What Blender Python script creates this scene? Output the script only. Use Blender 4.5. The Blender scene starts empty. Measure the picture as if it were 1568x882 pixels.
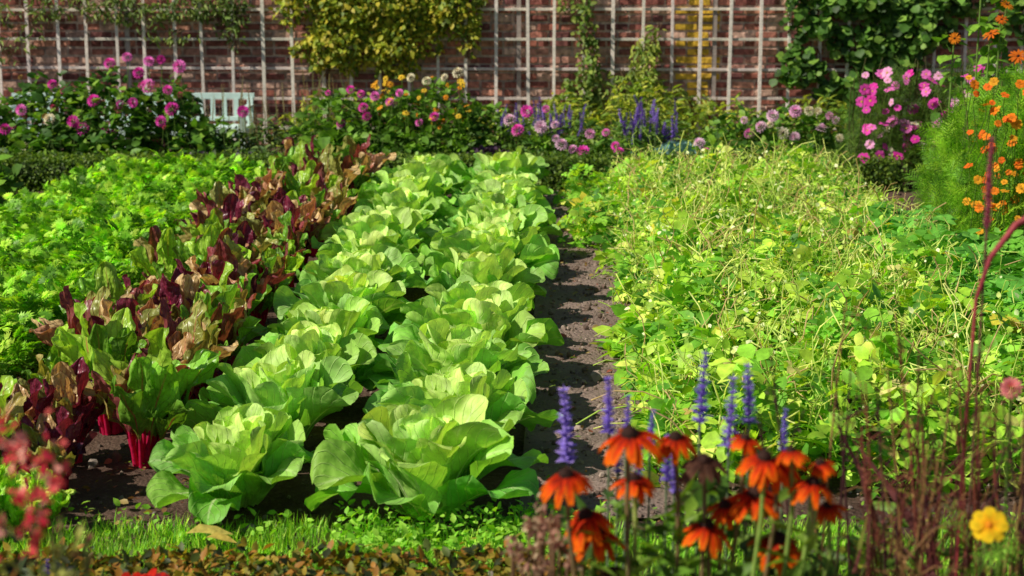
import bpy, math
import numpy as np
from mathutils import Vector
rng=np.random.default_rng(11)
sc=bpy.context.scene
SK=0.0287            # rows run slightly skewed to the wall
def R(a,b,k=None): return rng.uniform(a,b,k)
# ---------------------------------------------------------------- mesh builder
class MB:
    def __init__(s): s.v=[];s.c=[];s.uv=[];s.fs=[];s.n=0
    def add(s,V,F,col,mat=0,uv=None):
        V=np.asarray(V,float).reshape(-1,3);n=len(V)
        col=np.asarray(col,float)
        if col.ndim==1: col=np.tile(col,(n,1))
        s.v.append(V);s.c.append(col)
        s.uv.append(np.zeros((n,3)) if uv is None else uv)
        for f in F:
            f=np.asarray(f,int)
            if f.size: s.fs.append((f+s.n,mat))
        s.n+=n
    def inst(s,tpl,M,T,col,mat=0):
        V,F,C=tpl;k=len(T);n=len(V)
        if k==0:return
        P=np.einsum('kij,nj->kni',M,V)+np.asarray(T)[:,None,:]
        col=np.asarray(col,float)
        if col.ndim==1: col=np.tile(col,(k,1))
        CC=(C[None]*col[:,None,:])
        FF=[]
        off=(np.arange(k)*n)[:,None,None]
        for f in F:
            f=np.asarray(f,int)
            if f.size: FF.append((f[None]+off).reshape(-1,f.shape[1]))
        s.add(P.reshape(-1,3),FF,CC.reshape(-1,3),mat)
    def mesh(s,name,mats,smooth=True):
        V=np.concatenate(s.v);C=np.clip(np.concatenate(s.c),0,1);U=np.concatenate(s.uv)
        me=bpy.data.meshes.new(name)
        me.vertices.add(len(V));me.vertices.foreach_set('co',V.ravel().astype(np.float32))
        loops=np.concatenate([f.ravel() for f,_ in s.fs])
        sizes=np.concatenate([np.full(len(f),f.shape[1]) for f,_ in s.fs])
        mi=np.concatenate([np.full(len(f),m) for f,m in s.fs])
        me.loops.add(len(loops));me.loops.foreach_set('vertex_index',loops.astype(np.int32))
        me.polygons.add(len(sizes))
        st=np.concatenate([[0],np.cumsum(sizes)[:-1]])
        me.polygons.foreach_set('loop_start',st.astype(np.int32))
        me.polygons.foreach_set('material_index',mi.astype(np.int32))
        me.polygons.foreach_set('use_smooth',np.full(len(sizes),smooth))
        me.update(calc_edges=True)
        a=me.color_attributes.new('tint','FLOAT_COLOR','POINT')
        a.data.foreach_set('color',np.concatenate([C,np.ones((len(C),1))],1).ravel().astype(np.float32))
        b=me.attributes.new('luv','FLOAT_VECTOR','POINT')
        b.data.foreach_set('vector',U.ravel().astype(np.float32))
        for m in mats: me.materials.append(m)
        return me
    def build(s,name,mats,smooth=True,parent=None):
        o=bpy.data.objects.new(name,s.mesh(name,mats,smooth))
        sc.collection.objects.link(o)
        if parent: o.parent=parent
        return o
def nrm(a): return a/np.maximum(np.linalg.norm(a,axis=-1,keepdims=True),1e-9)
def frames(d,n,s):
    y=nrm(d);x=nrm(np.cross(y,n));z=np.cross(x,y)
    M=np.stack([x,y,z],axis=2)
    s=np.asarray(s,float)
    if s.ndim==0: s=np.full(len(d),float(s))
    return M*s[:,None,None]
def dirs(k,e0,e1,az=None):
    az=R(0,2*np.pi,k) if az is None else az
    e=np.radians(R(e0,e1,k))
    return np.stack([np.cos(az)*np.cos(e),np.sin(az)*np.cos(e),np.sin(e)],1)
def ups(k,j=.5):
    n=rng.normal(0,j,(k,3));n[:,2]+=1;return n
def facing(k,v,j=.4):
    f=nrm(np.asarray(v,float)[None]+rng.normal(0,j,(k,3)))
    y=nrm(np.cross(f,rng.normal(0,1,(k,3))))
    return y,f
def jit(col,k,a=.25,hue=.12):
    c=np.tile(np.asarray(col,float),(k,1))
    return c*(1+R(-a,a,(k,1)))*(1+R(-hue,hue,(k,3)))
def pick(cols,k,p=None):
    cols=np.asarray(cols,float);return cols[rng.choice(len(cols),k,p=p)]
def vn(x,y,sc_=1.,ph=0.):
    x=np.asarray(x)*sc_;y=np.asarray(y)*sc_
    return (np.sin(1.7*x+2.3*y+ph)+np.sin(-2.9*x+1.3*y+1.7+ph*2)+np.sin(4.1*x+3.7*y+.6+ph)*.6+np.sin(6.3*x-5.1*y+2.1)*.4)/3.
# ---------------------------------------------------------------- templates
def T_(V,F,C=None):
    V=np.array(V,float);C=np.ones((len(V),3)) if C is None else np.array(C,float)
    return (V,F,C)
def leaf(w=.5,droop=.15,fold=.08):
    V=[(0,0,0),(-w*.45,.3,fold),(0,.33,0),(w*.45,.3,fold),(-w*.42,.66,fold*.6-droop*.4),(0,.68,-droop*.4),(w*.42,.66,fold*.6-droop*.4),(0,1,-droop)]
    return T_(V,[[(0,2,1),(0,3,2),(4,5,7),(5,6,7)],[(1,2,5,4),(2,3,6,5)]])
def combine(parts):
    V=[];F3=[];F4=[];C=[];n=0
    for (v,F,c) in parts:
        V.append(v);C.append(c)
        for f in F:
            f=np.asarray(f,int)
            if f.size:
                (F3 if f.shape[1]==3 else F4).append(f+n)
        n+=len(v)
    F=[]
    if F3:F.append(np.concatenate(F3))
    if F4:F.append(np.concatenate(F4))
    return (np.concatenate(V),F,np.concatenate(C))
def xf(t,rz=0,rx=0,s=1,loc=(0,0,0),col=None,ry=0):
    V,F,C=t
    cz,sz=math.cos(rz),math.sin(rz);cx,sx=math.cos(rx),math.sin(rx);cy,sy=math.cos(ry),math.sin(ry)
    A=np.array([[cz,-sz,0],[sz,cz,0],[0,0,1]])@np.array([[1,0,0],[0,cx,-sx],[0,sx,cx]])@np.array([[cy,0,sy],[0,1,0],[-sy,0,cy]])
    return (V*s@A.T+np.array(loc),F,C*(1 if col is None else np.array(col)))
def tubeT(P,r,sides=4,col=(1,1,1)):
    P=np.array(P,float);n=len(P);r=np.full(n,r) if np.ndim(r)==0 else np.array(r)
    d=nrm(np.gradient(P,axis=0));up=np.array([0.13,.21,1.]) if abs(d[0][2])<.8 else np.array([1,.17,.1])
    a=nrm(np.cross(d,up));b=np.cross(d,a)
    th=np.arange(sides)*2*np.pi/sides
    V=(P[:,None]+r[:,None,None]*(np.cos(th)[None,:,None]*a[:,None]+np.sin(th)[None,:,None]*b[:,None])).reshape(-1,3)
    F=[]
    for i in range(n-1):
        for j in range(sides):
            k=(j+1)%sides
            F.append((i*sides+j,i*sides+k,(i+1)*sides+k,(i+1)*sides+j))
    return (V,[np.array(F)],np.tile(np.array(col,float),(len(V),1)))
def tube(mb,P,r,col,sides=4,mat=0):
    V,F,C=tubeT(P,r,sides,col);mb.add(V,F,C,mat)
LEAF=leaf(.6);LEAFN=leaf(.3,.25);LEAFW=leaf(.85,.18,.12);LEAFR=leaf(1.05,.12,.1)
STALK=tubeT([(0,-.6,-.15),(0,-.3,-.03),(0,0,0)],.018,3,(.9,.9,.7))
TRI=combine([STALK,xf(leaf(.72,.2,.1),0,0,.62,(0,.12,0)),xf(leaf(.75,.2,.1),1.25,.1,.5,(-.03,0,0)),xf(leaf(.75,.2,.1),-1.25,.1,.5,(.03,0,0))])
def lobed():
    K=T_([(0,0,0),(-.16,.5,.05),(0,1,-.05),(.16,.5,.05)],[[(0,3,2,1)]])
    return combine([K,xf(K,.75,0,.72,(0,.12,0)),xf(K,-.75,0,.72,(0,.12,0)),xf(K,.4,0,.9,(0,.06,.02)),xf(K,-.4,0,.9,(0,.06,.02))])
LB=lobed()
PARS=combine([tubeT([(0,-.3,-.1),(0,.3,.04),(0,.7,0)],.016,3,(1,1,.8)),xf(LB,0,-.1,.45,(0,.62,0)),
   xf(LB,1.0,.2,.38,(0,.52,0)),xf(LB,-1.0,.2,.38,(0,.52,0)),xf(LB,1.3,-.2,.38,(0,.25,.02)),xf(LB,-1.3,-.2,.38,(0,.25,.02)),
   xf(LB,.6,-.5,.32,(0,.4,.02)),xf(LB,-.6,.4,.32,(0,.4,.02))])
def fern():
    ps=[tubeT([(0,0,0),(0,.5,.04),(0,1,-.05)],.010,3)]
    N=T_([(-.03,0,0),(.03,0,0),(.028,.6,.05),(0,1,0),(-.028,.6,.05)],[[(0,1,2,4)],[(4,2,3)]])
    for i in range(7):
        y=.12+.12*i;L=.42*(1-.55*abs(y-.4))
        for sgn in(-1,1):
            ps.append(xf(N,sgn*.8,.25*math.sin(i*2.1+sgn),L,(0,y,.03)))
            ps.append(xf(N,sgn*1.3,.4*math.cos(i*1.7+sgn),L*.5,(-sgn*L*.35,y+L*.32,.03)))
    return combine(ps)
FERN=fern()
def pom():
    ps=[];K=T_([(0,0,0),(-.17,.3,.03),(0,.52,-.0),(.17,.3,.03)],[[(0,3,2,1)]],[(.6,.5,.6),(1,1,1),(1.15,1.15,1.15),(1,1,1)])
    for e,n,r in((-20,11,.6),(5,12,.62),(28,11,.55),(50,9,.42),(70,6,.25),(85,3,.1)):
        for i in range(n):
            a=2*math.pi*i/n+e*.13;er=math.radians(e)
            ps.append(xf(K,a-math.pi/2,math.radians(e*.95),.95,(math.cos(a)*r*.75*math.cos(er),math.sin(a)*r*.75*math.cos(er),.45*math.sin(er))))
    return combine(ps)
POM=pom()
def daisy(n,w,lift,dr=.1,tipc=(1,1,1),basec=(.8,.8,.8)):
    ps=[]
    for i in range(n):
        V=np.array([(-.06,.12,0),(.06,.12,0),(w,.6,.02),(w*.6,.96,-dr),(0,1.02,-dr*1.1),(-w*.6,.96,-dr),(-w,.6,.02)])
        C=np.array([basec,basec,tipc,tipc,tipc,tipc,tipc])
        K=(V,[np.array([(0,1,2,6)]),np.array([(6,2,3,5)]),np.array([(5,3,4)])],C)
        ps.append(xf(K,2*math.pi*i/n+.1*math.sin(i*5),lift+.12*math.sin(i*3.3),1,ry=.15*math.sin(i*7)))
    return combine(ps)
COS=daisy(8,.36,.12,.05)
RUDY=daisy(12,.17,-.1,.1)
def dome(r,h,nr=5,ns=10,z0=0,rough=.0,col=(1,1,1)):
    V=[(0,0,z0+h)];F3=[];F4=[]
    for i in range(1,nr+1):
        a=i/nr*math.pi*.55
        for j in range(ns):
            b=2*math.pi*j/ns+.3*i
            q=1+rough*math.sin(13.7*i+7.1*j)
            V.append((r*math.sin(a)*math.cos(b)*q,r*math.sin(a)*math.sin(b)*q,z0+h*math.cos(a)*q))
    for j in range(ns):
        F3.append((0,1+j,1+(j+1)%ns))
        for i in range(nr-1):
            a=1+i*ns;F4.append((a+j,a+ns+j,a+ns+(j+1)%ns,a+(j+1)%ns))
    return T_(V,[np.array(F3),np.array(F4)],np.tile(np.array(col,float),(len(V),1)))
CEN=dome(.2,.12)
def spike(n,r,l,w,flop=.6,taper=.6):
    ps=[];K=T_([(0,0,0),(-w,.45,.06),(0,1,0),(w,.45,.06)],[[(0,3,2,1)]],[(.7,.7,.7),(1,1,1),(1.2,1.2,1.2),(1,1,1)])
    for i in range(n):
        z=(i+.5)/n;a=i*2.4
        ps.append(xf(K,a,flop+.3*math.sin(i*3.1),l*(1-taper*z)*(1+.25*math.sin(i*5.3)),(0,0,z)))
    ps.append(tubeT([(0,0,-.1),(0,0,.5),(0,0,1)],[.018,.015,.005],4,(.6,.6,.6)))
    return combine(ps)
def whorl():
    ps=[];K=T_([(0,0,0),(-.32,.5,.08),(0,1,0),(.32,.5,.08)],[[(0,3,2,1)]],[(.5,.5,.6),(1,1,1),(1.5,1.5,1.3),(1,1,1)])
    for i in range(11):
        z=i/11.;
        for j in range(9): ps.append(xf(K,j*.7+i*.35+.3*math.sin(i*j),.35+.5*math.sin(i*3.1+j*2.3)*.6,.15*(1-.55*z)*(1+.3*math.sin(i*5.3+j*3)),(0,0,z+.02*math.sin(j*4.))))
    ps.append(tubeT([(0,0,-.1),(0,0,.5),(0,0,1)],[.02,.018,.006],4,(.6,.6,.6)))
    return combine(ps)
SALV=whorl()
FOX=spike(60,.1,.12,.12,.9,.5)
AMAR=spike(150,.1,.09,.30,.75,.35)
BLADE=T_([(-.03,0,0),(.03,0,0),(.025,.5,.06),(-.025,.5,.06),(0,1,.0)],[[(0,1,2,3)],[(3,2,4)]],[(.55,.6,.5),(.55,.6,.5),(1,1,1),(1,1,1),(1.2,1.15,1)])
def rock():
    V=np.array([(1,0,0),(-1,0,0),(0,1,0),(0,-1,0),(0,0,1),(0,0,-1)],float)
    F=[(0,2,4),(2,1,4),(1,3,4),(3,0,4),(2,0,5),(1,2,5),(3,1,5),(0,3,5)]
    V=list(map(tuple,V));cache={}
    def mid(a,b):
        k=(min(a,b),max(a,b))
        if k not in cache:
            m=(np.array(V[a])+np.array(V[b]));m/=np.linalg.norm(m);V.append(tuple(m));cache[k]=len(V)-1
        return cache[k]
    G=[]
    for a,b,c in F:
        x,y,z=mid(a,b),mid(b,c),mid(c,a);G+=[(a,x,z),(x,b,y),(z,y,c),(x,y,z)]
    V=np.array(V);V*=(1+R(-.22,.22,(len(V),1)));return T_(V,[np.array(G)])
ROCK=rock()
# ---------------------------------------------------------------- materials
def newmat(n):
    m=bpy.data.materials.new(n);m.use_nodes=True;nt=m.node_tree;nt.nodes.clear();return m,nt
def N(nt,t,**k):
    n=nt.nodes.new(t)
    for a,b in k.items():
        if a.startswith('_'): n.inputs[a[1:]].default_value=b
        else: setattr(n,a,b)
    return n
def L(nt,a,b): nt.links.new(a,b)
def mathn(nt,op,a,b=None,clamp=False):
    n=nt.nodes.new('ShaderNodeMath');n.operation=op;n.use_clamp=clamp
    for i,x in enumerate((a,b)):
        if x is None: continue
        if isinstance(x,(int,float)): n.inputs[i].default_value=x
        else: nt.links.new(x,n.inputs[i])
    return n.outputs[0]
def mixc(nt,f,a,b,bt='MIX'):
    n=nt.nodes.new('ShaderNodeMix');n.data_type='RGBA';n.blend_type=bt
    for s,x in ((0,f),(6,a),(7,b)):
        if isinstance(x,(int,float)): n.inputs[s].default_value=x
        elif isinstance(x,tuple): n.inputs[s].default_value=(*x,1)
        else: nt.links.new(x,n.inputs[s])
    return n.outputs[2]
def maprange(nt,v,a,b,c,d,smooth=False):
    n=nt.nodes.new('ShaderNodeMapRange')
    if smooth:n.interpolation_type='SMOOTHSTEP'
    nt.links.new(v,n.inputs[0])
    for i,x in enumerate((a,b,c,d)): n.inputs[i+1].default_value=x
    return n.outputs[0]
def leafmat(name,trans=.35,rough=.5,spec=.35,nsc=30.,tcol=(1.15,1.25,.45),veins=None,bump=.25,gain=1.):
    m,nt=newmat(name)
    at=N(nt,'ShaderNodeAttribute',attribute_name='tint')
    tc=N(nt,'ShaderNodeTexCoord')
    no=N(nt,'ShaderNodeTexNoise',_Scale=nsc,_Detail=3.);L(nt,tc.outputs['Object'],no.inputs['Vector'])
    f=maprange(nt,no.outputs[0],.3,.7,.75*gain,1.25*gain)
    comb=N(nt,'ShaderNodeVectorMath',operation='SCALE');L(nt,at.outputs['Color'],comb.inputs[0]);L(nt,f,comb.inputs['Scale'])
    col=comb.outputs[0]
    h=no.outputs[0]
    if veins:
        uvn=N(nt,'ShaderNodeAttribute',attribute_name='luv')
        sp=N(nt,'ShaderNodeSeparateXYZ');L(nt,uvn.outputs['Vector'],sp.inputs[0])
        au=mathn(nt,'ABSOLUTE',sp.outputs[0])
        rib=maprange(nt,au,.015,.075,1,0,True)
        fade=maprange(nt,sp.outputs[1],.45,1.,1,.1)
        rib=mathn(nt,'MULTIPLY',rib,fade)
        k=mathn(nt,'MULTIPLY',sp.outputs[1],veins['n'])
        k=mathn(nt,'SUBTRACT',k,mathn(nt,'MULTIPLY',au,veins['n']*.38))
        k=mathn(nt,'ADD',k,mathn(nt,'MULTIPLY',no.outputs[0],2.2))
        w=mathn(nt,'ABSOLUTE',mathn(nt,'SINE',k))
        sv=maprange(nt,w,0,.3,1,0,True)
        n2=N(nt,'ShaderNodeTexVoronoi',_Scale=veins['vs'],feature='SMOOTH_F1');L(nt,tc.outputs['Object'],n2.inputs['Vector'])
        col=mixc(nt,mathn(nt,'MULTIPLY',sv,veins['sv']),col,veins['col'])
        col=mixc(nt,rib,col,veins['rib'])
        h=mathn(nt,'ADD',mathn(nt,'MULTIPLY',n2.outputs[0],-1.2),mathn(nt,'MULTIPLY',sv,-.5))
        h=mathn(nt,'ADD',h,no.outputs[0])
    bp=N(nt,'ShaderNodeBump',_Strength=bump,_Distance=.01);L(nt,h,bp.inputs['Height'])
    p=N(nt,'ShaderNodeBsdfPrincipled',_Roughness=rough)
    p.inputs['Specular IOR Level'].default_value=spec
    L(nt,col,p.inputs['Base Color']);L(nt,bp.outputs[0],p.inputs['Normal'])
    tr=N(nt,'ShaderNodeBsdfTranslucent')
    tcn=mixc(nt,1.,col,tcol,'MULTIPLY');L(nt,tcn,tr.inputs['Color']);L(nt,bp.outputs[0],tr.inputs['Normal'])
    mx=N(nt,'ShaderNodeMixShader',_Fac=trans);L(nt,p.outputs[0],mx.inputs[1]);L(nt,tr.outputs[0],mx.inputs[2])
    o=N(nt,'ShaderNodeOutputMaterial');L(nt,mx.outputs[0],o.inputs[0])
    return m
M_leaf=leafmat('leaf',.38,.5,.3,gain=1.6)
M_bean=leafmat('bean_leaf',.38,.5,.3,tcol=(1.25,1.3,.3),gain=1.55)
M_pars=leafmat('herb_leaf',.40,.45,.3,18.,(1.25,1.3,.3),gain=1.65)
M_dark=leafmat('dark_leaf',.2,.4,.4)
M_pet=leafmat('petal',.35,.7,.1,60.,(1.15,1.,1.))
M_let=leafmat('lettuce_leaf',.30,.52,.35,14.,(1.15,1.2,.35),dict(n=26.,vs=30.,sv=.25,col=(.78,.90,.42),rib=(.80,.88,.50)),.6,gain=1.3)
M_chard=leafmat('chard_leaf',.26,.36,.5,22.,(1.3,1.,.5),dict(n=24.,vs=42.,sv=.3,col=(.38,.07,.07),rib=(.60,.02,.09)),.8,gain=1.5)
M_chg=leafmat('green_chard_leaf',.34,.36,.45,22.,(1.2,1.2,.4),dict(n=24.,vs=42.,sv=.2,col=(.50,.58,.16),rib=(.60,.08,.12)),.8,gain=1.6)
def solid(name,rough=.8,spec=.2,nsc=20.,lo=.75,hi=1.25,bump=.3,dist=.01,det=6.):
    m,nt=newmat(name)
    at=N(nt,'ShaderNodeAttribute',attribute_name='tint')
    tc=N(nt,'ShaderNodeTexCoord')
    no=N(nt,'ShaderNodeTexNoise',_Scale=nsc,_Detail=det);L(nt,tc.outputs['Object'],no.inputs['Vector'])
    f=maprange(nt,no.outputs[0],.3,.7,lo,hi)
    comb=N(nt,'ShaderNodeVectorMath',operation='SCALE');L(nt,at.outputs['Color'],comb.inputs[0]);L(nt,f,comb.inputs['Scale'])
    bp=N(nt,'ShaderNodeBump',_Strength=bump,_Distance=dist);L(nt,no.outputs[0],bp.inputs['Height'])
    p=N(nt,'ShaderNodeBsdfPrincipled',_Roughness=rough);p.inputs['Specular IOR Level'].default_value=spec
    L(nt,comb.outputs[0],p.inputs['Base Color']);L(nt,bp.outputs[0],p.inputs['Normal'])
    o=N(nt,'ShaderNodeOutputMaterial');L(nt,p.outputs[0],o.inputs[0]);return m
M_brick=solid('brick',.85,.2,22.,.6,1.7,.8,.014)
M_wood=solid('weathered_lath',.75,.2,35.,.8,1.15)
M_paint=solid('mint_paint',.5,.4,12.,.9,1.08,.15)
M_clod=solid('soil_clod',.95,.1,40.)
M_seed=solid('seed_cone',.8,.2,200.,.5,1.5,.8,.004)
def soilmat(name,c1,c2,c3):
    m,nt=newmat(name);tc=N(nt,'ShaderNodeTexCoord')
    a=N(nt,'ShaderNodeTexNoise',_Scale=2.3,_Detail=8.);b=N(nt,'ShaderNodeTexNoise',_Scale=38.,_Detail=8.,_Roughness=.7)
    v=N(nt,'ShaderNodeTexVoronoi',_Scale=55.)
    for n in(a,b,v): L(nt,tc.outputs['Object'],n.inputs['Vector'])
    col=mixc(nt,maprange(nt,a.outputs[0],.35,.65,0,1),c1,c2)
    col=mixc(nt,maprange(nt,b.outputs[0],.52,.72,0,.8),col,c3)
    h=mathn(nt,'ADD',b.outputs[0],mathn(nt,'MULTIPLY',v.outputs[0],-.5))
    bp=N(nt,'ShaderNodeBump',_Strength=.9,_Distance=.02);L(nt,h,bp.inputs['Height'])
    p=N(nt,'ShaderNodeBsdfPrincipled',_Roughness=.95);p.inputs['Specular IOR Level'].default_value=.1
    L(nt,col,p.inputs['Base Color']);L(nt,bp.outputs[0],p.inputs['Normal'])
    o=N(nt,'ShaderNodeOutputMaterial');L(nt,p.outputs[0],o.inputs[0]);return m
M_soil=soilmat('soil',(.085,.050,.038),(.14,.09,.068),(.23,.16,.125))
M_path=soilmat('trodden_soil',(.22,.155,.13),(.29,.215,.185),(.38,.30,.26))
# ---------------------------------------------------------------- ground
def gh(x,y):
    near=np.exp(-np.maximum(0,np.abs(x)-6)/2)*np.exp(-np.maximum(0,np.abs(y-10)-8)/2)
    return near*(.012*vn(x,y,3.)+.010*vn(x,y,11.,.5)+.005*vn(x,y,25.,1.1))
def grid(xs,ys,off,name,mat):
    X,Y=np.meshgrid(xs,ys);Z=gh(X,Y)+off
    nx,ny=len(xs),len(ys);V=np.stack([X,Y,Z],2).reshape(-1,3)
    i=(np.arange(ny-1)[:,None]*nx+np.arange(nx-1)[None]).ravel()
    mb=MB();mb.add(V,[np.stack([i,i+1,i+nx+1,i+nx],1)],(1,1,1));return mb.build(name,[mat])
far=np.array([-300,-150,-80,-40,-20,-10.])
grid(np.concatenate([far,np.linspace(-7,7,200),-far[::-1]]),np.concatenate([[-300,-100,-40,-10,-3],np.linspace(0,19,270),[22,30,50,100,200,400]]),0,'ground',M_soil)
pm=grid(np.linspace(.02,.58,26),np.linspace(5.6,14,300),.016,'dirt_path',M_path)
for v in pm.data.vertices: v.co.x+=SK*(v.co.y-5.55)
mb=MB();k=5200
x=R(-3.8,3.2,k);y=R(4.8,14.2,k);s=rng.gamma(2.,.0038,k)+.002
P=np.stack([x,y,gh(x,y)+s*.2+.003],1)
mb.inst(ROCK,frames(dirs(k,-90,90),ups(k,1),s),P,pick([(.14,.10,.08),(.2,.15,.12),(.10,.07,.055),(.24,.20,.17)],k))
x=R(.02,.55,2200);y=R(5.6,14,2200);x+=SK*(y-5.55);s=rng.gamma(2.,.0028,2200)+.0012
mb.inst(ROCK,frames(dirs(2200,-90,90),ups(2200,1),s),np.stack([x,y,gh(x,y)+.016+s*.2],1),pick([(.24,.18,.15),(.32,.25,.21),(.16,.11,.09)],2200))
mb.build('soil_clods',[M_clod],False)
mb=MB();k=600
x=np.concatenate([R(-1.6,-1.0,260),R(0.05,.55,250),R(-2.5,2.6,90)]);y=R(5.,13.5,k);y[:260]=R(5.5,7.5,260)
mb.inst(LEAF,frames(dirs(k,-15,20),ups(k,.4),R(.015,.045,k)),np.stack([x+SK*(y-5.5),y,gh(x,y)+.03],1),pick([(.25,.13,.06),(.38,.28,.10),(.18,.08,.05),(.35,.10,.06),(.2,.3,.06)],k)*.7)
mb.build('leaf_litter',[M_leaf])
# ---------------------------------------------------------------- brick wall
WY=17.6
mb=MB()
bx=.235;bz=.084
def boxT(sx,sy,sz,b=.006):
    V=[];
    for z in(-1,1):
        for (x,y) in((-1,-1),(1,-1),(1,1),(-1,1)): V.append((x*sx/2,y*sy/2,z*(sz/2-b)))
    for z in(-1,1):
        for (x,y) in((-1,-1),(1,-1),(1,1),(-1,1)): V.append((x*(sx/2-b),y*(sy/2-b if y<0 else sy/2),z*sz/2))
    V=np.array(V)
    F=[(0,1,5,4),(1,2,6,5),(2,3,7,6),(3,0,4,7),(8,9,1,0),(9,10,2,1),(10,11,3,2),(11,8,0,3),(4,5,13,12),(5,6,14,13),(6,7,15,14),(7,4,12,15),(12,13,14,15),(11,10,9,8)]
    return T_(V,[np.array(F)])
BR=boxT(1,1,1,.05)
rows=31;P=[];S=[];C=[]
pal=np.array([(.30,.11,.08),(.37,.15,.11),(.24,.085,.07),(.48,.23,.16),(.18,.07,.065),(.36,.18,.14),(.56,.36,.28)])
for r in range(rows):
    z=.02+r*bz
    x=-8.2+(.5*bx if r%2 else 0)+rng.uniform(-.01,.01)
    i=0
    while x<8.2:
        w=bx if (r%3 or i%2) else bx*.5
        cx=x+w/2
        P.append((cx,WY+R(-.006,.008),z+bz/2+R(-.003,.003)));S.append((w-.020+R(-.008,.004),.1,bz-.022+R(-.005,.003)))
        c=pal[rng.integers(len(pal))]*R(.8,1.25)
        if cx<-2.2: c=c*.8  # shade on the left of the wall, painted into the brick colour
        if abs(cx-1.86)<.17 and z>.3: c=np.array((.66,.42,.05))*R(.8,1.2)
        C.append(c);x+=w;i+=1
P=np.array(P);S=np.array(S);k=len(P)
M=np.zeros((k,3,3));a=rng.normal(0,.016,k)
M[:,0,0]=S[:,0];M[:,1,1]=S[:,1];M[:,2,2]=S[:,2];M[:,2,0]=a*S[:,0]
wall=bpy.data.objects.new('brick_wall',None);sc.collection.objects.link(wall)
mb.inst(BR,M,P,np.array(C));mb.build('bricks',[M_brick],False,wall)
mb=MB();mb.inst(BR,np.array([np.diag([16.6,.16,rows*bz])]),[(0,WY+.046,rows*bz/2+.02)],(.48,.37,.31));mb.build('mortar',[M_brick],False,wall)
mb=MB();k=56
mb.inst(BR,np.array([np.diag([.29,.30,.07])]*k),np.stack([np.linspace(-8.2,8.2,k),np.full(k,WY+.05),np.full(k,rows*bz+.058)],1),jit((.3,.14,.1),k));mb.build('coping',[M_brick],False,wall)
mb=MB()
xs=np.arange(-26,28)*.2985-.16
k=len(xs);M=np.zeros((k,3,3));M[:,0,0]=R(.028,.036,k);M[:,1,1]=.022;M[:,2,2]=2.5;M[:,0,2]=rng.normal(0,.012,k)
mb.inst(BR,M,np.stack([xs+rng.normal(0,.008,k),np.full(k,WY-.125),np.full(k,1.3)],1),jit((.90,.80,.72),k,.10,.03))
zs=np.arange(0,8)*.302+.21;k=len(zs);M=np.zeros((k,3,3));M[:,0,0]=16.2;M[:,1,1]=.022;M[:,2,2]=.028;M[:,2,0]=rng.normal(0,.02,k)
mb.inst(BR,M,np.stack([np.zeros(k),np.full(k,WY-.098),zs],1),jit((.72,.64,.58),k,.15,.04))
for xx in np.arange(-8,8.1,2.0):
    mb.inst(BR,np.array([np.diag([.045,.04,2.45])]),[(xx+.07,WY-.069,1.25)],(.4,.33,.3))
mb.build('wooden_trellis',[M_wood],False)
# ---------------------------------------------------------------- climbers
def vine(name,blobs,tpl,size,cols,dens=1.,ydep=.22,stems=5,mat=M_leaf,hang=1.):
    mb=MB()
    for (cx,cz,rx,rz,cnt) in blobs:
        cnt=int(cnt*dens);a=R(0,2*np.pi,cnt);r=np.sqrt(R(0,1,cnt))*(1+.25*np.sin(a*3+cx*5)+.15*np.sin(a*7+cz*9))
        x=cx+rx*r*np.cos(a);z=np.maximum(.05,cz+rz*r*np.sin(a))
        y=WY-.13-np.abs(rng.normal(0,ydep*.5,cnt))*(1.1-np.minimum(r,1))-.02
        d=dirs(cnt,-75,15);d[:,1]-=.5
        n=np.stack([rng.normal(-.2,.5,cnt),-1+rng.normal(0,.3,cnt),R(.1,1.2,cnt)],1)
        cc=pick(cols,cnt)*(1+.25*vn(x,z,6.)[:,None])*(1+R(-.2,.2,(cnt,1)))
        mb.inst(tpl,frames(d,n,R(size*.6,size*1.25,cnt)),np.stack([x,y,z],1),cc)
    for (cx,cz,rx,rz,cnt) in blobs:
        for i in range(stems):
            x0=cx+R(-rx,rx)*.4;x1=cx+R(-rx,rx)*.8;zz=np.linspace(max(.02,cz-rz*1.1) ,cz+rz*.9,7);tt=np.linspace(0,1,7)
            tube(mb,np.stack([x0+(x1-x0)*tt+rng.normal(0,.03,7),np.full(7,WY-.15)+rng.normal(0,.015,7),zz],1),R(.004,.009),(.16,.10,.06))
    return mb.build(name,[mat])
vine('climbing_hops',[(-1.35,1.5,.75,.36,2400),(-1.8,1.1,.34,.33,800),(-1.15,1.08,.40,.30,700),(-.65,1.5,.33,.36,800),(-1.3,2.1,.9,.4,1200),(-2.2,1.5,.25,.22,230),(-.45,1.15,.15,.2,70)],LEAF,.07,[(.20,.25,.02),(.28,.29,.025),(.09,.14,.015),(.34,.29,.03)])
vine('climbing_rose',[(-3.1,1.5,.45,.22,380),(-3.7,1.4,.6,.12,230),(-4.2,1.5,.5,.2,120),(-2.85,1.25,.15,.2,70),(-4.9,1.45,.5,.2,140),(-3.5,1.15,.3,.08,40),(-5.1,1.05,.3,.15,50)],LEAFN,.08,[(.10,.16,.03),(.15,.2,.035),(.07,.11,.025)],1.,.15)
vine('climbing_clematis',[(.74,1.35,.10,.35,130),(.8,.85,.12,.3,170),(.7,.5,.3,.25,330),(.6,1.8,.2,.4,120)],LEAF,.065,[(.10,.17,.03),(.17,.22,.04)],1.,.12,3)
vine('climbing_bean',[(1.35,.8,.13,.35,260),(1.5,.45,.25,.25,350),(1.15,.55,.2,.3,240),(1.9,.42,.25,.12,120),(1.45,1.1,.07,.2,50)],LEAFN,.085,[(.20,.26,.04),(.26,.30,.05),(.12,.19,.03)],1.,.2,3)
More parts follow.
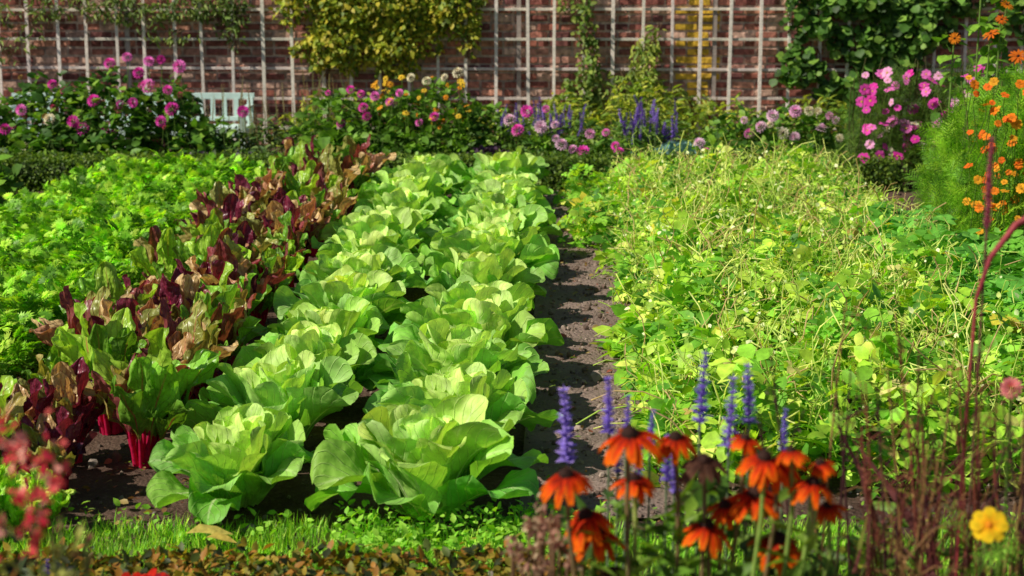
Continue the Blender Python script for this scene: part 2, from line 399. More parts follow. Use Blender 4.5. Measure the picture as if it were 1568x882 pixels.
vine('espalier_pear',[(3.1,1.25,.20,.12,90),(2.95,.85,.24,.2,140),(3.45,1.5,.5,.14,230),(3.6,1.05,.3,.28,200),(4.1,1.25,.33,.33,330),(4.35,1.6,.4,.25,240),(3.5,.6,.35,.22,180),(3.9,.8,.28,.22,130),(3.4,2.,.8,.3,300),(5.3,1.5,.5,.3,160),(2.85,1.5,.1,.3,50)],LEAFR,.095,[(.05,.12,.018),(.08,.18,.025),(.15,.26,.04),(.025,.06,.012)],1.1,.25,3)
# ---------------------------------------------------------------- bench
mb=MB()
bc=(.60,.76,.72)
def bar(c,s,rot=0):
    M=np.diag(s).astype(float)
    if rot:
        A=np.array([[1,0,0],[0,math.cos(rot),-math.sin(rot)],[0,math.sin(rot),math.cos(rot)]]);M=A@M
    mb.inst(BR,np.array([M]),[c],bc)
B0,B1,BY=-4.92,-2.55,16.7
bar(((B0+B1)/2,BY+.1,.70),(B1-B0+.02,.035,.07))
bar(((B0+B1)/2,BY+.07,.44),(B1-B0-.1,.03,.05))
for x in np.arange(B0+.13,B1-.08,.115): bar((x,BY+.085,.57),(.045,.016,.215))
for x in (B0+.03,(B0+B1)/2,B1-.03):
    bar((x,BY+.055,.34),(.058,.055,.69),-.10)
    bar((x,BY-.42,.29),(.056,.056,.58))
    bar((x,BY-.2,.592),(.07,.52,.028))
    bar((x,BY-.2,.32),(.045,.40,.06))
for i in range(5): bar(((B0+B1)/2,BY-.40+i*.095,.373),(B1-B0-.02,.08,.022))
bar(((B0+B1)/2,BY-.425,.325),(B1-B0-.12,.028,.065))
mb.build('garden_bench',[M_paint],False).scale=(1,1,.85)
# ---------------------------------------------------------------- hedges
def hedge(name,x0,x1,y0,y1,h,cols,leafs,dens,wob=.018):
    mb=MB();nx=int((x1-x0)/.06)+1
    xs=np.linspace(x0+.03,x1-.03,nx);ring=[(y0+.03,0),(y0+.03,h*.5),(y0+.04,h-.035),((y0+y1)/2,h-.025),(y1-.04,h-.035),(y1-.03,h*.5),(y1-.03,0)]
    V=np.array([[(x,y+.012*math.sin(x*17+z*30),z+(.012*math.sin(x*13+y*20) if z>.1 else 0)) for (y,z) in ring] for x in xs]).reshape(-1,3)
    m=len(ring);F=[(i*m+j,(i+1)*m+j,(i+1)*m+j+1,i*m+j+1) for i in range(nx-1) for j in range(m-1)]
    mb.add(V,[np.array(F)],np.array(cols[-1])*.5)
    k=int((x1-x0)*((y1-y0)+2*h)*dens)
    q=R(0,(y1-y0)+2*h,k);x=R(x0,x1,k)
    y=np.where(q<h,y0,np.where(q<h+(y1-y0),y0+q-h,y1));z=np.where(q<h,q,np.where(q<h+(y1-y0),h,q-h-(y1-y0)))
    P=np.stack([x,y,z],1)+rng.normal(0,.012,(k,3));P[:,2]+=wob*vn(x,y,9.)+np.abs(rng.normal(0,wob*.6,k))
    nn=np.stack([rng.normal(0,.6,k),np.where(q<h,-1,np.where(q<h+(y1-y0),0,1))+rng.normal(0,.5,k),np.where((q>h)&(q<h+(y1-y0)),1,.3)+rng.normal(0,.4,k)],1)
    d=nrm(np.cross(nn,rng.normal(0,1,(k,3))))+nn*.5
    mb.inst(LEAF,frames(d,nn,R(leafs*.7,leafs*1.3,k)),P,pick(cols,k)*(1+.25*vn(x,y*3,4.)[:,None]))
    return mb.build(name,[M_leaf])
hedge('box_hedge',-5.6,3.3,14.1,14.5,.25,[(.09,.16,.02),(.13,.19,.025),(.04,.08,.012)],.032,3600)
# ---------------------------------------------------------------- bush helper
def domepts(cx,cy,rx,ry,h,k,low=.9,p=1.7):
    a=R(0,2*np.pi,k);r=np.sqrt(R(0,1,k));x=cx+rx*r*np.cos(a);y=cy+ry*r*np.sin(a)
    top=h*np.sqrt(np.maximum(0.05,1-.8*r**2))*(1+.14*vn(x,y,8.,cx))
    z=top*(1-low*R(0,1,k)**p);return np.stack([x,y,z],1)
def bush(mb,cx,cy,rx,ry,h,k,tpl,size,cols,e0=-30,e1=50,up=.6):
    P=domepts(cx,cy,rx,ry,h,k)
    mb.inst(tpl,frames(dirs(k,e0,e1),ups(k,up),R(size*.6,size*1.3,k)),P,pick(cols,k)*(1+.25*vn(P[:,0],P[:,2],7.)[:,None])*(1+R(-.2,.2,(k,1))))
    for i in range(int(12*rx/.5)):
        x=cx+R(-rx,rx)*.7;y=cy+R(-ry,ry)*.6
        tube(mb,[(x,y,0),(x+R(-.04,.04),y,h*.4),(x+R(-.1,.1),y-.02,h*.85)],[.008,.006,.003],(.10,.15,.04))
def flowers(mb,P,tpl,size,cols,face=(-.3,-.8,.7),cen=None,stem=True,j=.35,scol=(.12,.2,.04)):
    P=np.asarray(P,float);k=len(P);y,f=facing(k,face,j);s=R(size*.7,size*1.25,k)
    mb.inst(tpl,frames(y,f,s),P,pick(cols,k)*(1+R(-.12,.12,(k,1))),1)
    if cen is not None: mb.inst(CEN,frames(y,f,s),P,cen,1)
    if stem:
        for p,ff in zip(P,f):
            b=(p[0]+R(-.06,.06),p[1]+.08,max(0,p[2]-R(.25,.4)))
            tube(mb,[b,(p[0]-ff[0]*.03,p[1]-ff[1]*.04,p[2]-.07),tuple(p-ff*.008)],.0035,scol,3)
def fpts(x0,x1,y0,y1,z0,z1,k): return np.stack([R(x0,x1,k),R(y0,y1,k),R(z0,z1,k)],1)
DG=[(.04,.11,.015),(.08,.18,.02),(.03,.075,.012),(.16,.27,.035)]
MG=[(.10,.22,.02),(.16,.30,.03),(.06,.13,.02)]
YG=[(.24,.30,.03),(.33,.34,.04),(.12,.20,.02)]
PINK=[(.86,.10,.55),(.90,.22,.65),(.76,.06,.46)];LPINK=[(.90,.45,.72),(.90,.60,.78),(.84,.22,.60)];WHITE=[(.90,.88,.66),(.88,.84,.58)]
mb=MB()
for c in((-4.75,15.2,.45,.35,.68,420),(-4.2,15.3,.5,.4,.86,700),(-3.6,15.2,.5,.4,.92,750),(-3.1,15.4,.35,.35,.80,470),(-3.9,14.85,.8,.25,.45,600),(-2.75,15.1,.3,.3,.5,300)):
    bush(mb,*c,LEAF,.11,DG)
P=[(-3.6,15.3,1.0),(-3.42,15.2,1.06),(-3.3,15.1,.93),(-3.25,15.3,1.02),(-3.12,15.2,1.04),(-2.96,15.2,.98),(-3.2,15.,.82),(-3.05,15.1,.78),(-3.33,14.95,.68),(-3.08,14.9,.52),(-3.45,15.,.66),(-3.85,14.9,.52),(-3.77,14.9,.45),(-3.55,14.95,.44),(-4.07,15.1,.83),(-2.42,15.3,.57),(-4.3,14.9,.62),(-4.45,14.9,.45),(-3.66,14.9,.7),(-3.,15.,.62)]
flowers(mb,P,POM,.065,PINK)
flowers(mb,[(-4.6,15.1,.82),(-4.04,14.85,.54),(-4.5,14.75,.2),(-4.25,14.8,.3)],POM,.075,WHITE)
flowers(mb,fpts(-4.6,-2.9,14.8,15.3,.4,.9,18),POM,.032,[(.45,.05,.12),(.3,.2,.05),(.7,.1,.3)])
mb.build('dahlia_plant',[M_leaf,M_pet])
mb=MB()
for c in((-2.6,15.3,.35,.3,.42,350),(-2.15,15.5,.35,.3,.5,350),(-2.4,14.9,.5,.2,.28,350)): bush(mb,*c,LEAFN,.10,[(.06,.12,.03),(.10,.16,.04),(.05,.07,.035)])
k=44;P=fpts(-2.9,-1.7,15.2,16.2,.32,.6,k);d=np.tile([0.,0,1],(k,1))+rng.normal(0,.12,(k,3))
y=nrm(np.cross(d,rng.normal(0,1,(k,3))));mb.inst(FOX,frames(y,d,R(.16,.26,k)),P,jit((.50,.44,.22),k),1)
for p in P: tube(mb,[(p[0],p[1],0),tuple(p)],.004,(.2,.22,.06),3)
mb.build('foxtail_grass',[M_leaf,M_pet])
mb=MB()
for c in((-1.55,15.2,.45,.4,.74,750),(-1.05,15.3,.45,.4,.76,750),(-.65,15.4,.4,.4,.82,700),(-.25,15.5,.35,.3,.62,450),(-1.3,14.85,.6,.25,.45,600),(-.7,14.9,.45,.25,.45,450)):
    bush(mb,*c,LEAF,.09,[(.08,.17,.02),(.14,.27,.03),(.05,.11,.015)])
bush(mb,-1.55,14.75,.3,.15,.38,120,LEAFW,.16,MG,10,70)
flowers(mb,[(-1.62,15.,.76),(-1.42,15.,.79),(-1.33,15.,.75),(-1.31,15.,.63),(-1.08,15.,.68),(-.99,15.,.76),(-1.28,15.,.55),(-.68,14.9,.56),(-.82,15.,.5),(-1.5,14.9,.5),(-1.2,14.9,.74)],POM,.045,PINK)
flowers(mb,fpts(-1.25,-.38,14.85,15.5,.45,.88,55),RUDY,.030,[(.88,.42,.03),(.90,.60,.05),(.8,.3,.02)],cen=(.12,.06,.02))
flowers(mb,[(-.76,15.2,.85),(-.48,15.2,.92),(-.9,15.2,.88),(-.6,15.2,.88)],POM,.055,[(.90,.88,.62)])
k=16;P=fpts(-1.95,-1.5,15.3,15.9,.5,.75,k);d=np.tile([0.,0,1],(k,1))+rng.normal(0,.12,(k,3));y=nrm(np.cross(d,rng.normal(0,1,(k,3))))
mb.inst(FOX,frames(y,d,R(.15,.25,k)),P,jit((.45,.42,.16),k),1)
mb.build('mixed_dahlia_border',[M_leaf,M_pet])
mb=MB()
for c in((.0,15.3,.4,.35,.5,450),(.45,15.2,.45,.35,.52,550),(1.0,15.2,.45,.35,.48,550),(1.4,15.4,.4,.35,.5,450),(.7,14.9,.9,.2,.3,600)): bush(mb,*c,LEAFN,.10,[(.08,.16,.03),(.12,.22,.04),(.18,.27,.05)])
k=80;P=np.concatenate([fpts(-.1,.65,15.,15.7,.34,.52,35),fpts(1.0,1.5,14.9,15.5,.26,.56,45)]);d=np.tile([0.,0,1],(k,1))+rng.normal(0,.16,(k,3));y=nrm(np.cross(d,rng.normal(0,1,(k,3))))
mb.inst(SALV,frames(y,d,R(.12,.22,k)),P,pick([(.28,.17,.68),(.38,.26,.80),(.20,.13,.5)],k),1)
for p in P: tube(mb,[(p[0],p[1]+.02,0),tuple(p)],.0035,(.12,.18,.06),3)
mb.build('salvia_plant',[M_leaf,M_pet])
mb=MB()
for c in((.35,14.9,.4,.2,.38,300),(.95,14.9,.35,.2,.36,260),(2.05,15.2,.4,.35,.56,600),(2.5,15.3,.45,.35,.6,650),(2.95,15.4,.35,.3,.6,400),(2.3,14.85,.7,.2,.34,500)): bush(mb,*c,LEAF,.085,DG+MG)
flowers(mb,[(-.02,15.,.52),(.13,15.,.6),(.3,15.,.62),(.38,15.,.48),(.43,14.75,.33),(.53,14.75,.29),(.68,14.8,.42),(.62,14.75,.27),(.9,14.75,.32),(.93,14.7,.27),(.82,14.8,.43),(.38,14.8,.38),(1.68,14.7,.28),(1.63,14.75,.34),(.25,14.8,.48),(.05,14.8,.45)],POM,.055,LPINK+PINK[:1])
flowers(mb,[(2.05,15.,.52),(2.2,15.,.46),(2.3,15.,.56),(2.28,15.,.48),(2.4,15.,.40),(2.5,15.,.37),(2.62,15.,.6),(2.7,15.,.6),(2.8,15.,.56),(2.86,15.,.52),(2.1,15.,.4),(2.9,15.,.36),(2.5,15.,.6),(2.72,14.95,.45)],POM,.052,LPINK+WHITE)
mb.build('pale_dahlia_plant',[M_leaf,M_pet])
mb=MB()
for c in((1.25,16.5,.5,.35,.75,700),(.5,16.6,.4,.3,.6,450),(2.1,16.5,.5,.3,.55,500),(-.2,16.5,.5,.3,.5,400),(3.0,16.6,.5,.3,.6,450),(-1.6,16.6,.8,.3,.6,600)): bush(mb,*c,LEAFN,.10,YG)
mb.build('golden_shrub',[M_leaf])
# ---------------------------------------------------------------- rosette leaves
def blade(mb,Ln,W,prof,a0,a1,az,base,cup,ruf,nf,nu,nt,crink,col,p=1.4,mat=0,bend=0.,tipc=None,basec=None,roll=0.):
    s=np.linspace(0,1,nt+1);t=1-(1-s)**1.3;a=a0+(a1-a0)*t**p
    dt=np.diff(t,prepend=0.);r=np.cumsum(np.cos(a)*dt)*Ln;z=np.cumsum(np.sin(a)*dt)*Ln
    w=(prof(t)*W)[:,None];u=np.linspace(-1,1,nu+1);U,Tt=np.meshgrid(u,t)
    lat=w*np.sin(cup*U)/cup;nor=w*(1-np.cos(cup*U))/cup
    ph=R(0,6.28,6);amp=np.minimum(1,Tt*1.8)
    pr=np.where(U<0,ph[0],ph[1])
    nor=nor+ruf*W*np.abs(U)**1.8*np.sin(2*np.pi*nf*Tt+pr)*amp*(w/W)**.5
    nor=nor+ruf*.4*W*np.abs(U)**3*np.sin(2*np.pi*nf*2.3*Tt+pr*1.7)*amp
    lat=lat+ruf*.25*W*U*np.sin(2*np.pi*nf*1.6*Tt+pr*2.1)*amp*(w/W)
    nor=nor+crink*W*amp*(np.sin(7*U+5*Tt+ph[2])*np.sin(11*Tt-4*U+ph[3])+.6*np.sin(15*U-6*Tt+ph[4])*np.sin(19*Tt+ph[5]))*(w/W)
    nor=nor+ruf*.6*W*np.sin(4.2*U+ph[5])*np.clip(Tt-.55,0,1)*2*(w/W)
    if roll:
        rr=roll*Tt;lat,nor=lat*np.cos(rr)-nor*np.sin(rr),lat*np.sin(rr)+nor*np.cos(rr)
    aa=a[:,None];x=r[:,None]-np.sin(aa)*nor;zz=z[:,None]+np.cos(aa)*nor
    y=lat+bend*Ln*Tt**2
    ca,sa=math.cos(az),math.sin(az)
    V=np.stack([base[0]+x*ca-y*sa,base[1]+x*sa+y*ca,np.maximum(base[2]+zz,.02+.02*np.abs(np.sin(19*x+27*y)))],2).reshape(-1,3)
    n=nu+1;i=(np.arange(nt)[:,None]*n+np.arange(nu)[None]).ravel()
    C=np.tile(np.asarray(col,float),(len(V),1))
    tf=Tt.reshape(-1,1)
    if tipc is not None: C=C+(np.array(tipc)-C)*np.clip(tf*1.0,0,1)**2
    if basec is not None: C=C+(np.array(basec)-C)*np.clip(1-tf*2.6,0,1)
    mb.add(V,[np.stack([i,i+1,i+n+1,i+n],1)],C,mat,np.stack([U,Tt,U*0],2).reshape(-1,3))
def sstep(a,b,x):
    q=np.clip((x-a)/(b-a),0,1);return q*q*(3-2*q)
def prof_let(t): return (.28+.72*sstep(0,.5,t))*np.sqrt(np.clip(1-np.clip((t-.60)/.405,0,1)**3.,.01,1))
def prof_ch(t): return np.where(t<.3,.09,0)+ (t>=.3)*(.09+.91*sstep(.28,.55,t))*np.sqrt(np.clip(1-np.clip((t-.6)/.405,0,1)**2,.01,1))
def lettuce(i):
    mb=MB();n=36
    for j in range(n):
        q=(j/n);az=j*2.39996+R(-.4,.4)
        Ln=.29+.10*q**.8+R(-.04,.04);W=(.088+.034*q)*R(.85,1.2)
        a0=math.radians(90-46*q**1.4+R(-5,5));a1=math.radians(88-118*q**1.3+R(-16,16))
        c=np.array((.55,.70,.22))*(1-q)+np.array((.14,.40,.045))*q
        c=c*R(.80,1.2)*np.array([R(.88,1.12),1,R(.8,1.2)])
        tip=c*np.array((1.25,1.14,1.15));bs=np.array((.45,.66,.22))
        b=(.02+.06*q);blade(mb,Ln,W,prof_let,a0,a1,az,(b*math.cos(az),b*math.sin(az),.01),1.1-.5*q,.17+.13*q,R(1.,2.),14,15,.026,c,1.6,0,R(-.2,.2),tip,bs,R(-.6,.6))
    return mb.mesh('lettuce_%d'%i,[M_let])
LM=[lettuce(i) for i in range(7)]
def place(name,me,x,y,s,sz=None,rot=None,tilt=.06):
    o=bpy.data.objects.new(name,me);sc.collection.objects.link(o);o.location=(x,y,0)
    o.rotation_euler=(R(-tilt,tilt),R(-tilt,tilt),R(0,6.28) if rot is None else rot);o.scale=(s,s,s*(sz or 1));return o
li=0
for row,x0 in enumerate((-.93,-.255)):
    y=5.74 if row==0 else 5.62
    while y<13.8:
        sx=R(.86,1.04) if (row or y>6) else .86
        place('lettuce_plant',LM[li%7],x0+SK*(y-5.55)+R(-.03,.03),y,sx,R(1.1,1.25),None,.09);li+=1;y+=R(.58,.70)
def chard(i,kind):
    mb=MB();n=17
    for j in range(n):
        q=j/n;az=j*2.39996+R(-.4,.4)
        if kind=='red': c=np.array([(.12,.014,.035),(.20,.045,.05),(.32,.20,.09),(.07,.014,.03),(.42,.30,.14),(.20,.22,.05),(.26,.13,.07)][rng.integers(7)])
        elif kind=='mix': c=np.array([(.14,.30,.03),(.26,.42,.04),(.32,.26,.08),(.16,.04,.04),(.10,.22,.02)][rng.integers(5)])
        else: c=np.array([(.26,.48,.04),(.40,.54,.06),(.18,.36,.03)][rng.integers(3)])
        c=c*R(.75,1.25)
        Ln=R(.32,.50)*(1-.12*q);W=R(.045,.075)
        a0=math.radians(90-20*q);a1=math.radians(84-66*q+R(-15,15))
        rib=(.62,.015,.09) if kind!='lime' else (.6,.6,.3)
        blade(mb,Ln,W,prof_ch,a0,a1,az,(.03*math.cos(az),.03*math.sin(az),.0),.6,.42,R(2.4,3.6),12,18,.14,c,1.6,0,R(-.15,.15),c*1.15,rib,R(-.5,.5))
        b=.03;tube(mb,[(b*math.cos(az),b*math.sin(az),0),(b*math.cos(az)+Ln*.17*math.cos(a0)*math.cos(az),b*math.sin(az)+Ln*.17*math.cos(a0)*math.sin(az),Ln*.17*math.sin(a0)),(b*math.cos(az)+Ln*.34*math.cos(a0)*math.cos(az),b*math.sin(az)+Ln*.34*math.cos(a0)*math.sin(az),Ln*.34*math.sin(a0))],[.012,.009,.006],rib,6,1)
    return mb.mesh('chard_%s_%d'%(kind,i),[M_chard if kind=='red' else M_chg,M_pet])
CR=[chard(i,'red') for i in range(5)];CM=[chard(i,'mix') for i in range(3)];CL=[chard(i,'lime') for i in range(2)]
y=5.85
while y<13.8:
    for off in(-.24,.0,.22):
        if y<6.2 and off>.1: continue
        m=CR[rng.integers(5)] if R(0,1)<.66 else CM[rng.integers(3)]
        place('chard_plant',m,-1.68+off+SK*(y-5.55)+R(-.06,.06),y+R(-.12,.12)+off*.2,R(.75,1.15),None,None,.15)
    y+=R(.38,.48)
for (x,y) in((-1.66,5.40),(-1.58,5.48),(-1.8,5.6),(-1.75,5.3)): place('lime_chard_plant',CL[rng.integers(2)],x,y,R(.5,.65))
# ---------------------------------------------------------------- parsley bed
mb=MB();k=11500
x0=R(-3.65,-2.20,k);y=R(5.8,13.9,k);x=x0+SK*(y-5.55)
edge=np.clip(np.minimum(x0+3.65,-2.20-x0)/.22,0,1)**.5*np.clip((13.95-y)/.2,0,1)**.5
top=(.28+.07*vn(x,y,2.5)+.07*vn(x,y,7.,2.))*(.45+.55*edge)
z=top*(1-.85*R(0,1,k)**1.9)
cc=pick([(.16,.34,.025),(.25,.45,.035),(.09,.22,.02),(.38,.54,.06)],k)*(1+.22*vn(x,y,5.)[:,None])*(1+R(-.2,.2,(k,1)))
mb.inst(PARS,frames(dirs(k,-15,60),ups(k,.5),R(.07,.14,k)),np.stack([x,y,z],1),cc)
k=2500;x=R(-3.6,-2.3,k);y=R(5.8,13.8,k);d=dirs(k,55,90)
mb.inst(BLADE,frames(d,dirs(k,-10,10),R(.15,.28,k)),np.stack([x+SK*(y-5.5),y,y*0],1),jit((.16,.30,.04),k))
mb.build('parsley_bed',[M_pars])
mb=MB();
for c in((-4.3,12.8,.35,.5,.32,300),(-4.15,11.6,.3,.4,.3,220),(-4.5,13.6,.5,.3,.38,300)): bush(mb,*c,LEAFW,.13,MG)
mb.build('courgette_plant',[M_leaf])
# ---------------------------------------------------------------- bean bed
mb=MB()
def bed(k,xa,xb,ya,yb,ew=.25):
    xx=R(xa,xb,k);y=R(ya,yb,k);e=np.clip(np.minimum(xx-xa,xb-xx)/ew,0,1)**.5*np.clip(np.minimum(y-ya,yb-y)/.25,0,1)**.5
    return xx+SK*(y-5.55),y,e
def beans(k,xa,xb,ya,yb,hh=.27,ew=.3,big=.5):
    x,y,e=bed(k,xa,xb,ya,yb,ew)
    x=x+.08*vn(x*0,y,1.6)+.05*vn(x*0,y,5.)
    rid=np.cos((x-SK*(y-5.55)-.78)*2*np.pi/.62)*.06
    top=(hh+rid+.10*vn(x,y,2.2,1.)+.09*vn(x,y,6.,3.)+np.abs(rng.normal(0,.04,k)))*(.30+.70*e)
    top=np.maximum(top,.05)
    z=top*(1-.9*R(0,1,k)**1.7)
    mix=(vn(x,y,1.5,2.)+1)/2
    c1=pick([(.28,.45,.04),(.38,.54,.06),(.22,.38,.03),(.54,.60,.12)],k);c2=pick([(.13,.33,.025),(.07,.20,.02),(.20,.42,.035)],k)
    cc=np.where((R(0,1,k)<.15+.6*mix)[:,None],c1,c2)*(1+R(-.3,.3,(k,1)))
    yl=R(0,1,k)<.03;cc[yl]=pick([(.62,.52,.06),(.40,.27,.09),(.55,.48,.18)],yl.sum())
    s=np.where(R(0,1,k)<big,R(.11,.18,k),R(.045,.09,k))
    mb.inst(TRI,frames(dirs(k,-40,45),ups(k,.6),s),np.stack([x,y,z],1),cc)
beans(4200,.48,2.5,5.85,9.5,.30,.3,.6)
beans(4600,.48,2.5,9.3,13.9,.28,.3,.3)
beans(700,.22,.7,10.8,13.9,.22,.12,.3)
k=3600;x,y,e=bed(k,.5,2.5,6.,13.8)
CUR=[tubeT([(0,0,0),(.05,.3,.02),(-.04,.6,.05),(.1,.85,0),(.02,1,-.12)],.009,3),tubeT([(0,0,0),(-.06,.25,.06),(.08,.5,.1),(.0,.8,.22),(-.12,.9,.1),(-.05,.75,.05)],.009,3),tubeT([(0,0,0),(.02,.4,.03),(.1,.75,-.05),(.25,1,-.22)],.012,3)]
for i,c in enumerate(CUR):
    s=slice(i*1200,(i+1)*1200);n=len(x[s])
    mb.inst(c,frames(dirs(n,-20,88),ups(n,.8),R(.12,.34,n)),np.stack([x[s],y[s],(.12+.20*R(0,1,n))*e[s]],1),pick([(.46,.56,.14),(.60,.62,.24),(.32,.44,.08),(.48,.36,.18)],n))
k=700;x,y,e=bed(k,.5,2.45,6.,13.8)
mb.inst(tubeT([(0,0,0),(.02,.3,0),(.05,.7,.0),(.12,1,.03)],[.015,.04,.04,.01],4),frames(dirs(k,-80,-10),ups(k,1),R(.08,.13,k)),np.stack([x,y,R(.14,.36,k)*e],1),jit((.38,.54,.10),k))
k=3200;x,y,e=bed(k,.5,2.45,6.2,13.8)
mb.inst(LEAFW,frames(dirs(k,-20,80),ups(k,1),R(.012,.035,k)),np.stack([x,y,R(.24,.46,k)*(.4+.6*e)],1),pick([(.60,.66,.22),(.72,.74,.45),(.46,.62,.10),(.42,.58,.08)],k))
mb.build('bean_bed',[M_bean])
mb=MB();k=2600
x,y,e=bed(k,2.5,3.4,6.,10.3)
z=(.30+.08*vn(x,y,4.))*(.4+.6*e)*(1-.8*R(0,1,k)**2)
mb.inst(TRI,frames(dirs(k,-30,30),ups(k,.35),R(.09,.17,k)),np.stack([x,y,z],1),pick([(.10,.30,.03),(.16,.40,.045),(.07,.20,.02)],k)*(1+R(-.2,.2,(k,1))))
k=600;x,y,e=bed(k,1.9,2.6,7.0,10.6)
mb.inst(TRI,frames(dirs(k,-20,30),ups(k,.35),R(.12,.20,k)),np.stack([x,y,R(.15,.44,k)*(.5+.5*e)],1),pick([(.10,.30,.04),(.16,.40,.06),(.08,.24,.03)],k))
mb.build('strawberry_bed',[M_leaf])
def kale(name,x,y,s,c,rib,m):
    mb=MB()
    for j in range(16):
        q=j/16;az=j*2.4
        blade(mb,.3,R(.07,.1),prof_let,math.radians(82-30*q),math.radians(70-70*q),az,(.02*math.cos(az),.02*math.sin(az),.05),.6,.35,3.,10,12,.06,np.array(c)*R(.8,1.2),1.4)
    o=mb.build(name,[m]);o.location=(x,y,0);o.scale=(s,s,s)
kale('blue_kale_plant',1.45,14.75,1.05,(.13,.24,.24),0,M_leaf);kale('blue_kale_plant',1.1,14.7,.8,(.12,.21,.2),0,M_leaf)
kale('purple_cabbage_plant',-.2,14.75,.95,(.075,.04,.08),0,M_dark);kale('purple_cabbage_plant',-2.35,14.75,.8,(.06,.05,.08),0,M_dark);kale('purple_cabbage_plant',-2.75,14.75,.8,(.05,.04,.06),0,M_dark)
kale('blue_kale_plant',-1.85,14.75,.85,(.08,.16,.14),0,M_leaf)
for (x,y,s) in((.74,9.4,.5),(.76,10.2,.55),(.55,11.8,.55),(.6,12.6,.5)): kale('blue_kale_plant',x,y,s,(.24,.34,.16),0,M_leaf)
# ---------------------------------------------------------------- cosmos (right)
mb=MB()
P=np.concatenate([domepts(3.35,14.8,.5,.5,.85,600),domepts(3.95,14.6,.55,.5,.95,700),domepts(4.6,14.8,.5,.5,.9,400)])
k=len(P);mb.inst(FERN,frames(dirs(k,0,80),ups(k,.8),R(.12,.24,k)),P,pick([(.08,.16,.02),(.13,.22,.035),(.05,.10,.02)],k))
bush(mb,3.5,14.8,.6,.4,.5,500,LEAFN,.09,DG);bush(mb,4.3,14.8,.6,.4,.6,500,LEAFN,.09,DG)
for i in range(60):
    x=R(2.95,4.8);tube(mb,[(x,14.8,0),(x+R(-.1,.1),14.7,.5),(x+R(-.15,.15),14.6,R(.7,1.1))],.005,(.12,.13,.05),3)
P=np.concatenate([fpts(2.95,4.0,14.2,14.6,.25,1.0,85),[(3.9,14.3,1.02),(3.5,14.2,.92),(3.45,14.2,.83),(3.58,14.2,.88),(3.02,14.3,.38),(3.15,14.3,.36),(3.55,14.2,.56)]])
flowers(mb,P,COS,.046,[(.86,.10,.55),(.90,.22,.65),(.76,.05,.42),(.90,.45,.72)],cen=(.75,.5,.05))
flowers(mb,fpts(3.2,4.1,14.3,14.7,.25,.6,12),COS,.045,WHITE,cen=(.75,.5,.05))
mb.build('cosmos_plant',[M_leaf,M_pet])
mb=MB()
P=np.concatenate([domepts(3.15,11.2,.38,.5,.95,1100),domepts(3.35,10.7,.42,.5,1.15,1400),domepts(3.3,12.0,.35,.4,.9,600),domepts(3.75,11.6,.5,.6,1.3,900),domepts(2.95,10.5,.28,.3,.6,500)])
k=len(P);mb.inst(FERN,frames(dirs(k,0,80),ups(k,.8),R(.10,.20,k)),P,pick([(.11,.27,.015),(.18,.38,.02),(.06,.15,.015),(.28,.46,.03)],k)*(1+.3*vn(P[:,0],P[:,2],7.)[:,None]))
for i in range(40):
    x=R(2.9,3.8);yy=R(10.6,12.0);tube(mb,[(x,yy,0),(x+R(-.1,.1),yy,.5),(x+R(-.15,.15),yy,R(.8,1.15))],.006,(.15,.17,.05),3)
P=np.concatenate([fpts(2.78,3.3,10.1,10.5,.35,1.2,70),fpts(2.8,3.3,10.05,10.3,.1,.7,35),fpts(3.0,3.6,10.8,11.3,.6,1.15,30)])
flowers(mb,P,COS,.028,[(.92,.26,.02),(.92,.44,.03),(.88,.18,.02)],cen=(.6,.25,.02))
mb.build('orange_cosmos_plant',[M_leaf,M_pet])
mb=MB()
P=[(3.35,12.,1.40),(3.48,12.1,1.6),(3.15,12.2,1.36),(3.52,11.9,1.25),(3.3,12.1,1.72),(3.42,12.,1.50)]
flowers(mb,P,daisy(16,.13,.05),.055,[(.80,.24,.015),(.7,.16,.015)],cen=(.03,.012,.01),stem=False)
for p in P:
    tube(mb,[(p[0]+R(-.1,.1),p[1]+.1,0),(p[0],p[1]+.06,.8),(p[0],p[1]+.02,p[2]-.03)],[.012,.009,.006],(.14,.22,.05))
    n=26;zz=R(.5,1.05,n)*p[2];mb.inst(LEAF,frames(dirs(n,-40,30),ups(n,.4),R(.08,.15,n)),np.stack([p[0]+rng.normal(0,.07,n),p[1]+rng.normal(0,.03,n)+.08,zz],1),pick(MG,n))
mb.build('sunflower_plant',[M_leaf,M_pet])
# ---------------------------------------------------------------- grass strip
mb=MB();k=26000
x=R(-3.2,3.4,k);y=4.98+R(0,1,k)**.9*(.48+.12*vn(x,x*.7,4.));z=gh(x,y)
hs=1+.4*vn(x,y,6.,.7)
d=dirs(k,35,88);cc=pick([(.13,.32,.02),(.2,.42,.03),(.09,.22,.02),(.34,.50,.06)],k)*(1+.3*vn(x,y,5.)[:,None])
mb.inst(BLADE,frames(d,-np.stack([d[:,0],d[:,1],-1+0*d[:,0]],1),R(.04,.09,k)*hs),np.stack([x,y,z],1),cc)
k=2200;mb.inst(LEAF,frames(dirs(k,0,60),ups(k,.5),R(.015,.04,k)),np.concatenate([fpts(-2.5,2.8,5.,5.6,.02,.07,1200),fpts(-.6,.3,5.1,5.5,.02,.11,1000)]),pick([(.16,.36,.03),(.25,.45,.05)],k))
mb.build('grass',[M_pars])
mb=MB();mb.inst(leaf(.32,.2,.1),frames(np.array([(1.,.1,.1)]),np.array([(0,-.4,1.)]),.15),[(-1.05,5.22,.09)],(.70,.58,.14));mb.inst(leaf(.32,.2,.1),frames(np.array([(1.,-.3,.1)]),np.array([(0,-.3,1.)]),.11),[(-.98,5.18,.09)],(.6,.46,.1));mb.build('fallen_leaf',[M_pet])
hedge('low_hedge',-2.6,.25,4.2,4.70,.185,[(.17,.15,.02),(.26,.12,.02),(.07,.10,.02),(.30,.22,.03),(.03,.04,.015)],.035,3600,.03)
